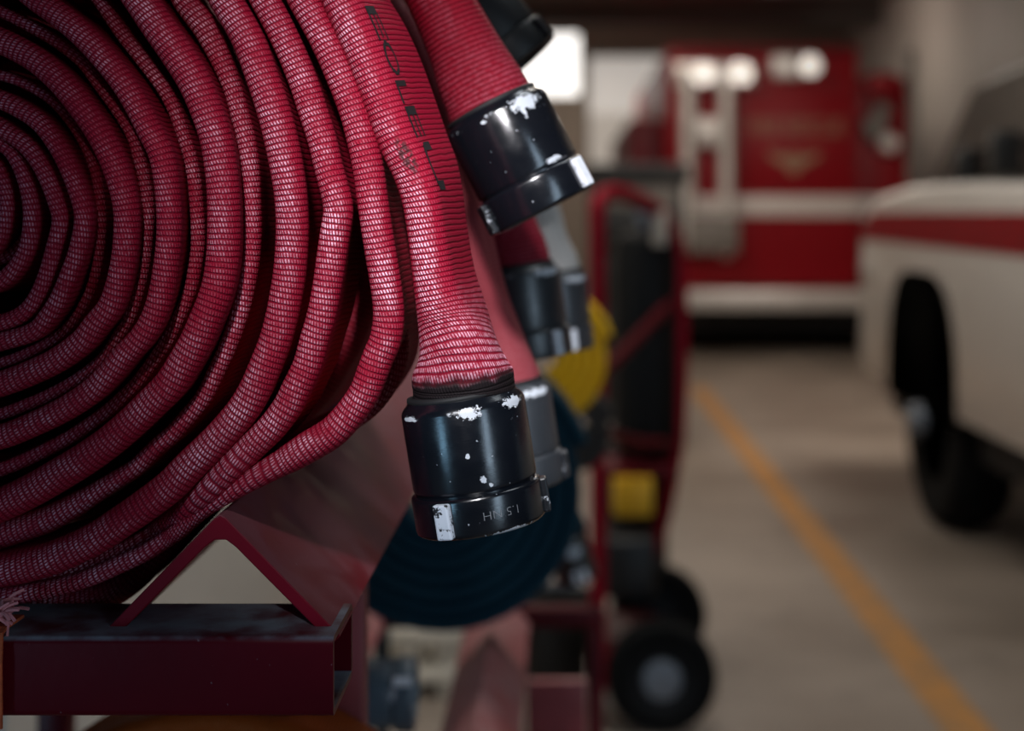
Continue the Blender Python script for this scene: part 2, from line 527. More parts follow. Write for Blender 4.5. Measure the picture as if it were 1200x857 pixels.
# free end: (px, py, t px, hd m, rot deg, front distance)
free_end = [(542, 470, 62, .0272, 0, .7375), (541, 455, 62, .0275, 0, .7370), (539, 440, 61, .0280, 1, .736), (536, 415, 47, .0305, 4, .735),
(528, 375, 34, .0345, 9, .735), (517, 325, 26, .036, 9, .735), (509, 270, 24, .036, 9, .735), (503, 230, 24, .036, 10, .735),
            (494, 196, 25, .036, 12, .735), (479, 160, 25, .036, 14, .735), (462, 113, 25, .036, 15, .735), (446, 70, 25, .036, 15, .735),
            (430, 33, 25, .036, 14, .735), (412, -2, 24, .036, 12, .735), (392, -48, 22, .036, 9, .735), (360, -98, 20, .036, 5, .735)]
ctrl = []
for px, py, t, hd, rot, fr in free_end:
    dd = fr + .012
    q = P(px, py, dd)
    ctrl.append((q.x, fr + hd, q.z, M_(t) * fr, hd, -math.radians(rot), -.06))


def bridge(a, b, tA, tB, rA, rB, n=16):
    """off-frame half turn from the top end a round the left side to the bottom end b (pixel points)"""
    ra, aa = pol(a); rb, ab = pol(b)
    aa_ = aa if aa < 0 else aa - 2 * PI
    ab_ = ab - 2 * PI                     # counter-clockwise on screen through the left
    if ab_ > aa_: ab_ -= 2 * PI
    out = []
    for i in range(1, n):
        g = i / n
        th = aa_ + (ab_ - aa_) * g; r = ra + (rb - ra) * g
        out.append((CX + r * math.cos(th), CY + r * math.sin(th), tA + (tB - tA) * g, rA + (rB - rA) * g))
    return out


last = (360, -98); lt, lr = 20, 0.0
for nm, hw, rec, pts in turns:
    tt = hw - (0.3 if nm in 'ijkg' else 2.5)
    pl = list(reversed(pts))              # bottom end first
    for (x, y, t, r) in bridge(last, pl[0], lt, tt, lr, rec):
        q = P(x, y, D0 + r + .008); ctrl.append((q.x, D0 + r + DEP, q.z, M_(t) * D0, DEP, 0.0, .24))
    for (x, y) in pl:
        r = rec
        if nm == 'j' and y > 560: r += .030 * min(1, (y - 560) / 50)
        if nm == 'k' and y > 560: r += .016 * min(1, (y - 560) / 50)
        if nm == 'l' and 290 < y <= 520: r += .010 * min(1, (y - 290) / 40)
        if nm == 'l' and y > 520: r += .019 * min(1, (y - 520) / 45)
        t = tt
        if nm == 'l' and y > 560: t = tt * (1 + .55 * min(1, (y - 560) / 60))
        if nm == 'h': t = tt * (1 + .45 * min(1, max(0, (y - 570) / 30, (90 - y) / 60)))
        if nm in ('j',) and y > 560: t = tt * (1 - .45 * min(1, (y - 560) / 60))
        if nm in ('k',) and y > 530: t = tt * (1 - .42 * min(1, (y - 530) / 40))
        q = P(x - .5, y, D0 + r + .008)
        ctrl.append((q.x, D0 + r + DEP, q.z, M_(t) * D0, DEP, 0.0, .24))
    last = pl[-1]; lt, lr = tt, rec
# innermost curl
ra, aa = pol(last)
for i in range(1, 22):
    th = aa - i * .42; r = max(14, ra - i * 2.9)
    q = P(CX + r * math.cos(th), CY + r * math.sin(th), D0 + .045)
    ctrl.append((q.x, D0 + .045 + DEP, q.z, M_(9) * D0, DEP - .004, 0.0, .24))

rows = resample(catmull(ctrl, 8), .0016)
# small slack and wobble of a real hose
rr = []
for i, r in enumerate(rows):
    s = i * .0016
    if s > .3:
        w = mnoise.noise(Vector((s * 9, 3.1, 0))); w2 = mnoise.noise(Vector((s * 22, 9.7, 0)))
        r = (r[0], r[1] + .0012 * w, r[2], r[3] * (1 + .05 * w2), r[4], r[5] + .05 * w, r[6])
    rr.append(r)
rows = rr
zmin = min(r[2] - r[3] for r in rows)
roll1 = thing('fire_hose_roll', (P(CX, CY, D0).x, D0 + DEP, zmin),
              'large crimson woven hose roll lying in front on the red rack, sharply in view', 'fire hose', 'rolled red fire hoses on the rack')
bm, us, pos = sweep_rows(rows)
hose1 = fin(bm, 'coiled_hose', MH1, roll1, angle=180)


def free_surface(u, v, lift):
    """point on the free end of the front roll at u metres from the coupling, v metres from the fold (v > 0: right side)"""
    i = max(1, min(len(us) - 2, int(u / .0016)))
    r = rows[i]
    T = (pos[i + 1] - pos[i - 1]).normalized()
    ref = Vector((0, 1, 0)); D = (ref - T * ref.dot(T)).normalized(); Nn = D.cross(T).normalized()
    ring = section(r[3], r[4], 24, 10, r[6])
    half = ring[:len(ring) // 2 + 1]
    sgn = 1 if v >= 0 else -1
    acc = 0; want = abs(v)
    for (a0, b0), (a1, b1) in zip(half, half[1:]):
        L = math.dist((a0, b0), (a1, b1))
        if acc + L >= want:
            g = (want - acc) / L
            a, b = a0 + (a1 - a0) * g, b0 + (b1 - b0) * g
            na, nb = (b0 - b1) / L * -1, (a1 - a0) / L * -1
            na, nb = (b1 - b0) / L, -(a1 - a0) / L
            break
        acc += L
    a *= sgn; na *= sgn
    a += na * lift; b += nb * lift
    cr, sr = math.cos(r[5]), math.sin(r[5])
    return pos[i] + (Nn * (a * cr - b * sr) + D * (a * sr + b * cr)), Nn


# direction of +a on screen decides which side is right
SGN = 1 if free_surface(.2, .004, 0)[1].x > 0 else -1
tm = bmesh.new()
glyphs = [('E', .2055, .019), ('O', .186, .019), ('L', .1675, .013), ('E', .1505, .018), ('U', .1255, .025)]
for ch, uc, ln in glyphs:
    g = text_mesh(ch, .020, sub=.0022)
    xs = [v.co.x for v in g.verts]; ys = [v.co.y for v in g.verts]
    x0, x1, y0, y1 = min(xs), max(xs), min(ys), max(ys)
    for v in g.verts:
        fx = (v.co.x - x0) / (x1 - x0) - .5; fy = (v.co.y - y0) / (y1 - y0)
        p, _ = free_surface(uc - fx * ln, SGN * (.0150 + fy * .0125), .00035)
        v.co = p
    me = bpy.data.meshes.new('t'); g.to_mesh(me); g.free(); tm.from_mesh(me); bpy.data.meshes.remove(me)
txt = fin(tm, 'printed_lettering', MINK, roll1, smooth=False)
txt['label'] = 'black printed letters along the hose'

# ------------------------------------------------------------------ couplings
RB, RC, LB, LC = .0335, .0352, .0525, .0770
PROF = [(.0215, -.004), (.0285, -.004), (.0300, -.0015), (.0318, .0005), (RB - .0006, .0022), (RB, .0042), (RB, .0490), (RB - .0004, .0508), (RB - .0013, .0518),
        (RB - .0013, .0526), (RC - .0012, .0530), (RC - .0002, .0540), (RC, .0555), (RC, .0738), (RC - .0005, .0755), (RC - .0018, .0768), (RC - .0035, .0770),
        (.0265, .0770), (.0255, .0755), (.0250, .0600), (.0, .0600)]


def axis_matrix(a, b):
    z = (b - a).normalized()
    y = Vector((0, 1, 0)); y = (y - z * y.dot(z)).normalized()
    x = y.cross(z)
    m = Matrix((x, y, z)).transposed().to_4x4(); m.translation = a
    return m


def coupling(parent, a, b, mat, lugs, lugmats, seg=72, engraving=False, name='hose_coupling', label=None, scale=1.0):
    Mx = axis_matrix(a, b) @ Matrix.Diagonal((scale, scale, scale * .885, 1))
    # local meshes keep their own axis so that the material can follow it
    bm = lathe(bmesh.new(), PROF, Matrix.Identity(4), seg)
    bmesh.ops.recalc_face_normals(bm, faces=bm.faces)
    me = bpy.data.meshes.new(name); bm.to_mesh(me); bm.free()
    me.shade_smooth(); me.set_sharp_from_angle(angle=math.radians(50))
    o = link(name, me, mat, parent)
    o.matrix_world = Mx
    o.matrix_parent_inverse = Matrix.Identity(4)
    o.matrix_local = Matrix.Translation(-Vector(parent.location)) @ Mx
    if label: o['label'] = label
    for ang, lm in zip(lugs, lugmats):
        t = math.radians(ang)
        lb = bmesh.new()
        box(lb, (-.0046, -.0030, .0545), (.0046, .0022, .0755), .0012, 2)
        R = Matrix.Rotation(-t, 4, 'Z') @ Matrix.Translation((0, -RC, 0))
        bmesh.ops.transform(lb, matrix=R, verts=lb.verts)
        bmesh.ops.recalc_face_normals(lb, faces=lb.faces)
        lme = bpy.data.meshes.new('lug'); lb.to_mesh(lme); lb.free()
        lo = link('lug', lme, lm, o)
        if lm in (MLUGW, MLUGB): lo['label'] = 'lug worn to bare bright metal'
    gk = bmesh.new()
    lathe(gk, [(.0262, -.006), (.0292, -.0055), (.0296, -.0035), (.0285, -.0018), (.0262, -.0015)], Matrix.Identity(4), 48)
    gme = bpy.data.meshes.new('gasket_ring'); gk.to_mesh(gme); gk.free(); gme.shade_smooth()
    link('gasket_ring', gme, MRUB, o)
    if engraving:
        g = text_mesh('1.5 NH', .0072, sub=.002, offset=-.00012)
        for v in g.verts:
            an = math.radians(24) - v.co.x / RC
            z = .0645 + v.co.y
            r = RC + .00012
            v.co = Vector((-r * math.sin(an), -r * math.cos(an), z))
        eme = bpy.data.meshes.new('engraved_lettering'); g.to_mesh(eme); g.free()
        link('engraved_lettering', eme, MENGR, o)
    return o


coupling(roll1, P(541.5, 468, .766), P(564, 610, .766), MC1, (-27, 93, 213), (MLUGW, MLUGE, MLUGE), engraving=True,
         label='black hose coupling with chipped paint')

# ------------------------------------------------------------------ rolls behind on the same rack
RCX, RCZ = -.292, CH + .000


def spiral_mesh(name, r0, r1, nturn, depth, mat_uv=True, step=.006, t=.0098):
    c = []
    nseg = int(nturn * 40)
    for i in range(nseg + 1):
        g = i / nseg
        th = -PI * .1 - g * nturn * 2 * PI
        r = r1 + (r0 - r1) * g + .0012 * mnoise.noise(Vector((g * 40, 1, 2)))
        c.append((r * math.cos(th), .002 * mnoise.noise(Vector((g * 25, 5, 2))), -r * math.sin(th), t, depth, 0.0))
    b, _, _ = sweep_rows(resample(c, step), nf=5, ns=3)
    bmesh.ops.recalc_face_normals(b, faces=b.faces)
    me = bpy.data.meshes.new(name); b.to_mesh(me); b.free(); me.shade_smooth()
    return me


SPIRAL = spiral_mesh('coiled_hose', .045, .195, 8, .036)


def tail(parent, pts, mat, step=.003):
    """pts: (px, py, d, t px, hd metres, rot deg) from the coupling end on"""
    c = []
    for px, py, d, t, hd, rot in pts:
        q = P(px, py, d); c.append((q.x, q.y, q.z, M_(t) * d, hd, -math.radians(rot)))
    b, _, _ = sweep_rows(resample(catmull(c, 8), step), nf=7, ns=3)
    return fin(b, 'hose_tail', mat, parent, angle=180)


def back_roll(d, label, mat, tails, name='fire_hose_roll', cx=RCX, cz=RCZ, r=.2025, mesh=SPIRAL, group='rolled red fire hoses on the rack'):
    root = thing(name, (cx, d, cz - r), label, 'fire hose', group)
    o = link('coiled_hose', mesh.copy(), mat, root); o.location = (0, 0, r)
    for t in tails:
        if t.get('hose'): tail(root, t['hose'], t.get('mat', mat))
        a, b = t['cpl']
        coupling(root, P(*a), P(*b), t['cmat'], t.get('lugs', (-30, 90, 210)), t.get('lm', (MLUGE, MLUGE, MLUGE)), seg=56, scale=t.get('scale', 1.0),
                 label=t.get('clabel'))
    return root


# second roll: upper black coupling
back_roll(.902, 'second hose roll in the row, its slanting black coupling hanging at the top', MH2, [
    dict(hose=[(577, 128, .868, 52, .0262, 0), (570, 112, .868, 51, .0265, 0), (558, 88, .868, 48, .027, 2), (543, 55, .868, 42, .029, 4), (524, 15, .868, 37, .0315, 6), (497, -35, .868, 33, .034, 8),
               (455, -95, .868, 26, .036, 4), (390, -150, .868, 20, .036, 0)],
         cpl=((579, 131, .868), (637, 243, .868)), cmat=MC2, lugs=(57, -66, 177), lm=(MLUGB, MLUGE, MLUGE), clabel='black hose coupling with scuffed rim')])
# third roll: faded tail running down behind the free end
back_roll(.985, 'third hose roll in the row, faded pink tail ending in a grey coupling', MH2, [
    dict(hose=[(588, 452, .985, 47, .026, 0), (585, 440, .985, 46, .0265, 0), (575, 400, .985, 39, .029, 4), (560, 345, .985, 30, .033, 8), (548, 285, .985, 26, .035, 8), (541, 230, .985, 25, .036, 8), (529, 170, .985, 24, .036, 8),
               (505, 100, .98, 22, .036, 4), (470, 30, .975, 18, .036, 0), (420, -40, .975, 16, .036, 0)], mat=MH3,
         cpl=((588, 455, .985), (606, 575, .985)), cmat=MC3, lugs=(82, -38, 202)),
    ])
# fourth roll
back_roll(1.085, 'fourth hose roll in the row, its dark coupling hanging just under the slanting black one', MH2, [
    dict(hose=[(604, 312, 1.10, 42, .027, 0), (600, 290, 1.10, 40, .0275, 0), (592, 260, 1.10, 34, .031, 6), (580, 215, 1.10, 27, .034, 8), (565, 170, 1.10, 22, .036, 6), (540, 110, 1.09, 18, .036, 3), (500, 45, 1.085, 15, .036, 0), (440, -10, 1.085, 14, .036, 0)],
         cpl=((605, 317, 1.10), (620, 424, 1.10)), cmat=MC3, lugs=(42, -78, 162), lm=(MLUGB, MLUGE, MLUGE)),
    dict(hose=[(540, -4, 1.07, 42, .027, 0), (528, -20, 1.07, 40, .028, 0), (500, -50, 1.07, 34, .031, 4), (455, -95, 1.08, 24, .035, 2), (390, -125, 1.085, 15, .036, 0)],
         cpl=((541, -2, 1.07), (610, 79, 1.07)), cmat=MC5, lugs=(60, -60, 180), lm=(MLUGE, MLUGE, MLUGE)),
    ])
# fifth roll: pale hose
back_roll(1.20, 'fifth hose roll in the row, pale grey tail and grey coupling beside the red cart', MH4, [
    dict(hose=[(645, 320, 1.30, 35, .027, 0), (643, 307, 1.30, 34, .0275, 0), (637, 282, 1.30, 28, .031, 5), (632, 250, 1.30, 23, .034, 6), (612, 200, 1.28, 19, .036, 5), (580, 140, 1.24, 16, .036, 3), (535, 80, 1.21, 13, .036, 0), (470, 40, 1.20, 12, .036, 0)],
         cpl=((645, 323, 1.30), (651, 402, 1.30)), cmat=MC3, lugs=(25, -95, 145), lm=(MLUGB, MLUGE, MLUGE)),
    ])

# ------------------------------------------------------------------ the rack under them
rack = thing('hose_rack', (-.39, 1.1, 0), 'red welded steel rack carrying the row of rolled red hoses', 'rack')


def hollow_beam(name, x0, x1, y0, y1, z0, z1, th, mat, parent):
    bm = bmesh.new()
    r = .004
    def loop(i, x):
        rad = max(.0008, r - i)
        pts = []
        for cy, cz, a0 in ((y1 - i - rad, z1 - i - rad, 0), (y0 + i + rad, z1 - i - rad, 90), (y0 + i + rad, z0 + i + rad, 180), (y1 - i - rad, z0 + i + rad, 270)):
            for k in range(5):
                a = math.radians(a0 + k * 22.5)
                pts.append(bm.verts.new((x, cy + rad * math.cos(a), cz + rad * math.sin(a))))
        return pts
    A, B, C2, D2 = loop(0, x0), loop(0, x1), loop(th, x1), loop(th, x0)
    for U, V in ((A, B), (B, C2), (C2, D2), (D2, A)):
        n = len(U)
        for i in range(n): bm.faces.new((U[i], U[(i + 1) % n], V[(i + 1) % n], V[i]))
    return fin(bm, name, mat, parent, angle=35)


HB_T, HB_B = CH - .2148, CH - .2555          # front beam top and bottom
hollow_beam('front_beam', -.70, (390.5 - VX) / F * .72, .720, .786, HB_B, HB_T, .0032, MRACK, rack)
hollow_beam('rear_beam', -.70, -.118, 1.395, 1.46, HB_B, HB_T, .0032, MRACK, rack)


def angle_ridge(name, ax, az, leg, th, y0, y1, mat, parent):
    """inverted V of angle iron, apex at (ax, az)"""
    rt = th * 1.414
    out = [(ax - leg, az - leg * 1.02), (ax - .003, az - .0024), (ax, az - .0006), (ax + .003, az - .0024), (ax + leg, az - leg * 1.02)]
    inn = [(ax + leg - th * .72, az - leg * 1.02 - th * .70), (ax + .008, az - rt - .0088), (ax + .003, az - rt - .0050), (ax - .003, az - rt - .0050), (ax - .008, az - rt - .0088), (ax - leg + th * .72, az - leg * 1.02 - th * .70)]
    bm = prism(bmesh.new(), out + inn, 'y', y0, y1)
    bevel_all(bm, .0006, 1, 25)
    return fin(bm, name, mat, parent, angle=30)


AX1 = (258 - VX) / F * .739; AZ1 = CH - (602 - VY) / F * .739
LEG = .0625
for ax in (AX1, AX1 - .315):
    angle_ridge('angle_ridge', ax, AZ1, LEG, .0062,   .739, 1.80, MRIDGE, rack)
for y in (1.06, 1.40):
    for x in ((-.158,) if y < 1.2 else ()) + (-.67,):
        nbox('leg', (x - .013, y - .013, 0), (x + .013, y + .013, AZ1 - LEG - .003), MLOW, rack, .002)
nbox('leg', (-.69, .735, 0), (-.65, .775, HB_B), MRACK, rack, .002)
nbox('leg', (-.52, 1.41, 0), (-.49, 1.44, HB_B), MRACK, rack, .002)
for y in (.80, 1.30):
    nbox('shelf_bar', (-.69, y, CH - .735), (-.10, y + .03, CH - .715), MRACK, rack, .002)
for x in (-.67, -.172):
    nbox('shelf_side', (x - .012, .735, CH - .755), (x + .012, 1.45, CH - .735), MRACK, rack, .002)

# strap hanging at the left end of the front beam, frayed
strap = thing('webbing_strap', ((-8 - VX) / F * .716, .74, HB_B), 'orange webbing strap with frayed pink end hanging over the front beam', 'strap')
MSTRAP = plain('orange_webbing', (.55, .10, .03), .8, var=.25, vscale=120, bumpd=.0008)
MFRAY = plain('frayed_pink_threads', (.62, .22, .24), .8, var=.2, vscale=90)
xs = (3 - VX) / F * .716
b = bmesh.new()
prof = [(.7165, HB_B - .004), (.7160, HB_T - .012), (.7175, HB_T + .002), (.722, HB_T + .0035), (.745, HB_T + .003)]
th = .0016
prism(b, [(y, z) for y, z in prof] + [(y - th * (1 if i < 3 else .2), z + (0 if i < 2 else th)) for i, (y, z) in reversed(list(enumerate(prof)))], 'x', xs - .034, xs)
fin(b, 'webbing', MSTRAP, strap, smooth=False)
b = bmesh.new()
for i in range(34):
    y0 = .728 + random.uniform(-.006, .010); z0 = HB_T + .0055 + random.uniform(0, .008)
    x0 = (4 - VX) / F * .73 - random.uniform(.0, .016)
    L = random.uniform(.004, .013)
    a = random.uniform(-.6, .7)
    p0 = Vector((x0, y0, z0)); p1 = p0 + Vector((L * .5, -.002, L * .35 * math.sin(a) + .004)); p2 = p0 + Vector((L, random.uniform(-.004, .004), L * math.sin(a) + .003))
    tube(b, [p0, p1, p2], .0009, 5, n=3)
for i in range(10):
    p0 = Vector(((2 - VX) / F * .73 - random.uniform(.0, .012), .727 + random.uniform(-.003, .003), HB_T + .012)); p2 = p0 + Vector((random.uniform(.001, .008), -.003, -.012))
    tube(b, [p0, (p0 + p2) / 2 + Vector((.003, 0, .001)), p2], .0010, 5, n=3)
fr_o = fin(b, 'frayed_end', MFRAY, strap); fr_o['label'] = 'frayed pink threads'

# orange roll on the lower shelf, its slate coupling sticking out to the right
oroll = thing('fire_hose_roll', (P(232, 857, .95).x, 1.0, CH - .715), 'orange hose roll on the lower shelf, showing its top under the front beam', 'fire hose')
o = link('coiled_hose', SPIRAL.copy(), MHO, oroll); o.scale = (.92, 1, .92); o.location = (0, 0, .1905)
tail(oroll, [(410, 812, 1.40, 32, .0265, 0), (395, 812, 1.40, 31, .027, 0), (360, 811, 1.38, 26, .03, 0), (320, 805, 1.30, 18, .034, 0), (285, 815, 1.18, 14, .036, 0), (250, 848, 1.05, 14, .036, 0), (232, 870, 1.0, 13, .036, 0)], MHO)
coupling(oroll, P(408, 812, 1.40), P(505, 812, 1.40), MC4, (35, -85, 155), (MLUGB, MLUGE, MLUGE), seg=56, scale=.98, label='slate blue coupling')

# ------------------------------------------------------------------ low rack further back, with the navy roll
low = thing('low_hose_rack', (-.10, 1.8, 0), 'faded red angle iron rack, low behind, carrying the navy hose roll', 'rack')
for ax in (-.092, -.305):
    angle_ridge('angle_ridge', ax, CH - .553, .047, .005, 1.45, 2.085, MLOW, low)
nbox('cross_bar', (-.275, 2.085, CH - .610), (.062, 2.110, CH - .580), MCARTD, low, .003)
nbox('cross_bar', (-.275, 1.45, CH - .640), (.062, 1.475, CH - .604), MCARTD, low, .003)
nbox('end_plate', (-.050, 2.088, CH - .80), (.038, 2.108, CH - .688), MLOW, low, .003)
nbox('cross_bar', (-.275, 2.085, CH - .83), (.062, 2.110, CH - .80), MCARTD, low, .003)
for x, m in ((.050, MCARTD), (-.263, MBLK)):
    for y in (1.45, 2.085):
        nbox('leg', (x - .010, y + .001, 0), (x + .010, y + .022, CH - .580), m, low, .002)
NS = spiral_mesh('coiled_hose', .05, .188, 7, .034)
nroll = back_roll(1.86, 'navy blue hose roll resting on the low faded red rack behind', MHB, [
    dict(hose=[(664, 628, 1.98, 27, .025, 0), (661, 618, 1.98, 26, .026, 0), (652, 585, 1.95, 20, .030, 4), (643, 550, 1.92, 15, .034, 5), (636, 500, 1.88, 12, .034, 3), (628, 450, 1.86, 11, .034, 0)],
         cpl=((665, 631, 1.98), (680, 692, 1.98)), cmat=MC6, lugs=(0, 25, 200), lm=(MLUGB, MLUGB, MLUGE), scale=.85, clabel='black coupling with bright lugs')],
    cx=-.152, cz=CH - .357, r=.196, mesh=NS, group=None)

# yellow hose roll beyond, black roll
YS = spiral_mesh('coiled_hose', .03, .125, 5, .034)
yroll = back_roll(2.6, 'yellow hose roll showing between the grey couplings and the red cart post', MHY, [], cx=P(636, 418, 2.6).x, cz=P(636, 418, 2.6).z, r=.1325, mesh=YS, group=None)
kroll = back_roll(2.75, 'small black hose roll right below the yellow hose roll', plain('black_hose_weave', (.010, .009, .009), .7, var=.2), [], cx=P(670, 505, 2.75).x, cz=P(670, 505, 2.75).z, r=.088, mesh=spiral_mesh('coiled_hose', .03, .08, 3, .034), group=None)
hang = thing('hose_hanger', (-.10, 2.70, 0), 'slim dark stand holding the yellow and the black hose roll', 'stand')
b = bmesh.new(); tube(b, [Vector((-.085, 2.86, 0)), Vector((-.085, 2.86, 1.25))], .010); fin(b, 'post', MBLK, hang)
for rl, rad, dd in ((yroll, .1325, 2.6), (kroll, .088, 2.75)):
    cxz = (rl.location.x, rl.location.z + rad)
    b = bmesh.new(); tube(b, [Vector((-.085, 2.855, cxz[1])), Vector((cxz[0] * .98 - .0017, 2.855, cxz[1])), Vector((cxz[0], 2.845, cxz[1])), Vector((cxz[0], dd - .05, cxz[1]))], .006, smooth_path=False); fin(b, 'arm', MBLK, hang)
nbox('base_plate', (-.25, 2.62, 0), (.06, 2.90, .012), MBLK, hang, .003)

# ------------------------------------------------------------------ red tubular cart
cart = thing('equipment_cart', (.21, 3.8, 0), 'red tubular two wheeled cart carrying a black tank, beside the yellow floor line', 'cart')
dC = 3.57
b = bmesh.new()
tube(b, [P(701, 812, dC), P(701, 600, dC), P(701, 400, dC), P(700, 262, dC), P(702, 236, dC + .02), P(716, 226, dC + .06), P(740, 230, dC + .16), P(765, 243, dC + .26), P(786, 266, dC + .34), P(795, 300, dC + .36),
         P(798, 400, dC + .36), P(795, 500, dC + .36), P(787, 560, dC + .36), P(775, 615, dC + .36), P(757, 660, dC + .34), P(735, 690, dC + .30)], .021, 14)
fin(b, 'frame', MCART, cart)
b = bmesh.new(); tube(b, [P(703, 440, dC), P(748, 395, dC + .18), P(795, 345, dC + .36)], .016, 10); fin(b, 'brace', MCARTD, cart)
b = bmesh.new(); tube(b, [P(703, 505, dC), P(750, 520, dC + .2), P(792, 520, dC + .36)], .016, 10); fin(b, 'brace', MCARTD, cart)
tk = Vector((P(757, 400, 3.95).x, 3.95, 0))
zt, zb = P(0, 268, 3.95).z, P(0, 535, 3.95).z
b = bmesh.new(); lathe(b, [(0, zb), (.06, zb), (.085, zb + .02), (.092, zb + .06), (.092, zt - .07), (.080, zt - .025), (.05, zt - .005), (0, zt)], Matrix.Translation(tk), 32)
fin(b, 'tank', MBLKG, cart)
b = bmesh.new(); lathe(b, [(0, zt - .01), (.022, zt - .01), (.022, zt + .025), (.034, zt + .03), (.034, zt + .045), (0, zt + .045)], Matrix.Translation(tk), 16)
fin(b, 'valve', MHUB, cart)
c = P(773, 267, 3.83)
nbox('label_tag', (c.x - .021, 3.825, c.z - .048), (c.x + .021, 3.832, c.z + .048), MTAG, cart, .002)
c = P(742, 583, 3.75)
nbox('battery_box', (c.x - .052, 3.74, c.z - .050), (c.x + .052, 3.84, c.z + .050), MYEL, cart, .008)
c = P(750, 545, 3.9)
nbox('shelf_plate', (c.x - .10, 3.78, c.z - .01), (c.x + .09, 4.05, c.z + .012), MCARTD, cart, .004)
nbox('back_panel', (P(707, 0, 4.02).x, 4.00, P(0, 668, 4.02).z), (P(782, 0, 4.02).x, 4.04, P(0, 520, 4.02).z), MBLK, cart, .01)
c = P(742, 650, 3.8)
nbox('motor_housing', (c.x - .085, 3.68, c.z - .09), (c.x + .055, 4.02, c.z + .07), MBLK, cart, .02, 3)
nbox('shelf_plate', (P(701, 0, 3.6).x, 3.58, .150), (P(770, 0, 3.8).x, 4.05, .168), MCARTD, cart, .004)
nbox('leg', (P(701, 0, dC).x - .016, dC - .016, 0), (P(701, 0, dC).x + .016, dC + .016, P(0, 812, dC).z), MCARTD, cart, .003)


def wheel(name, c, r, w, parent, mt=MTIRE, mh=MHUB, axis='y', hubr=.36, tread=True):
    R = {'y': Matrix.Rotation(PI / 2, 4, 'X'), 'x': Matrix.Rotation(PI / 2, 4, 'Y')}[axis]
    Mx = Matrix.Translation(c) @ R
    b = bmesh.new()
    pr = [(r * .58, -w * .42), (r * .80, -w * .5), (r * .94, -w * .44), (r, -w * .25), (r, -.03 * w), (r * .97, -.02 * w), (r * .97, .02 * w), (r, .03 * w), (r, w * .25), (r * .94, w * .44), (r * .80, w * .5), (r * .58, w * .42), (r * .58, -w * .42)]
    lathe(b, pr[:-1] + [pr[0]], Mx, 40)
    t = fin(b, name, mt, parent)
    b = bmesh.new()
    lathe(b, [(0, -w * .40), (r * .13, -w * .40), (r * .15, -w * .30), (r * hubr, -w * .26), (r * .52, -w * .34), (r * .60, -w * .40), (r * .60, w * .40), (r * .52, w * .34), (r * hubr, w * .26), (r * .15, w * .30), (r * .13, w * .40), (0, w * .40)], Mx, 32)
    fin(b, 'hub', mh, t)
    return t


MHUBD = plain('black_rim', (.010, .010, .011), .6, spec=.2)
for (px, py, d, r) in ((775, 797, 3.57, .139), (771, 722, 4.12, .139)):
    c = Vector((P(px, py, d).x, d, .139))
    wl = wheel('wheel', c, r, .085, cart, mh=MHUBD)
    b = bmesh.new(); lathe(b, [(0, -.050), (.030, -.050), (.046, -.046), (.050, -.036), (.050, -.02), (0, -.02)], Matrix.Translation(c) @ Matrix.Rotation(-PI / 2, 4, 'X'), 24)
    h = fin(b, 'hub_cap', MHUB if d < 4 else MHUBD, wl)
b = bmesh.new(); tube(b, [Vector((P(775, 0, 3.57).x, 3.57, .139)), Vector((P(771, 0, 4.12).x, 4.12, .139))], .012); fin(b, 'axle', MCARTD, cart)

# ------------------------------------------------------------------ pallet and bucket on the floor
pal = thing('pallet', (-.40, 4.0, 0), 'cream wooden pallet on the floor behind the low rack', 'pallet')
for i, (z0, z1) in enumerate(((.118, .186), (.012, .082))):
    for k in range(3):
        nbox('deck_board', (-.56, 3.80 + k * .17, z0 + .03), (-.27, 3.93 + k * .17, z1), MCREAM, pal, .004)
for x in (-.54, -.43, -.33):
    nbox('stringer', (x, 3.82, 0), (x + .045, 4.26, .150), MCREAM, pal, .003)
bk = thing('bucket', (P(650, 0, 3.9).x, 3.95, 0), 'black plastic bucket standing behind the low red rack', 'bucket')
b = bmesh.new(); lathe(b, [(0, .0), (.085, .0), (.088, .01), (.108, .235), (.114, .238), (.114, .25), (.104, .25), (.084, .02), (0, .02)], Matrix.Translation(bk.location), 32); fin(b, 'body', MBLK, bk)
b = bmesh.new(); tube(b, [bk.location + Vector((-.112, 0, .232)), bk.location + Vector((-.08, -.06, .275)), bk.location + Vector((0, -.09, .29)), bk.location + Vector((.08, -.06, .275)), bk.location + Vector((.112, 0, .232))], .004, 8); fin(b, 'handle', MHUB, bk)

# ------------------------------------------------------------------ black cabinet behind the cart
cab = thing('tool_cabinet', (P(748, 0, 8.3).x, 8.55, 0), 'tall black tool cabinet behind the red cart', 'cabinet')
x0, x1 = P(688, 0, 8.3).x, P(806, 0, 8.3).x
zc = P(0, 214, 8.3).z
nbox('carcass', (x0 + .01, 8.32, .10), (x1 - .02, 8.85, zc), MCAB, cab, .006)
nbox('worktop', (x0 - .01, 8.27, zc), (x1 + .005, 8.88, P(0, 192, 8.3).z), MBLK, cab, .01)
nbox('upper_panel', (x0 + .05, 8.305, P(0, 244, 8.3).z), (x1 - .07, 8.322, zc - .008), MGRP, cab, .004)
for i in range(4):
    z1 = P(0, 250, 8.3).z - .01 - i * .27
    dr = nbox('drawer', (x0 + .03, 8.303, z1 - .255), (x1 - .04, 8.323, z1), MCAB, cab, .005)
    b = bmesh.new(); tube(b, [Vector((x0 + .12, 8.29, z1 - .05)), Vector((x1 - .13, 8.29, z1 - .05))], .008); fin(b, 'handle', MHUBD, dr)
for x in (x0 + .06, x1 - .08):
    for y in (8.40, 8.78):
        wheel('caster', Vector((x, y, .05)), .05, .03, cab)

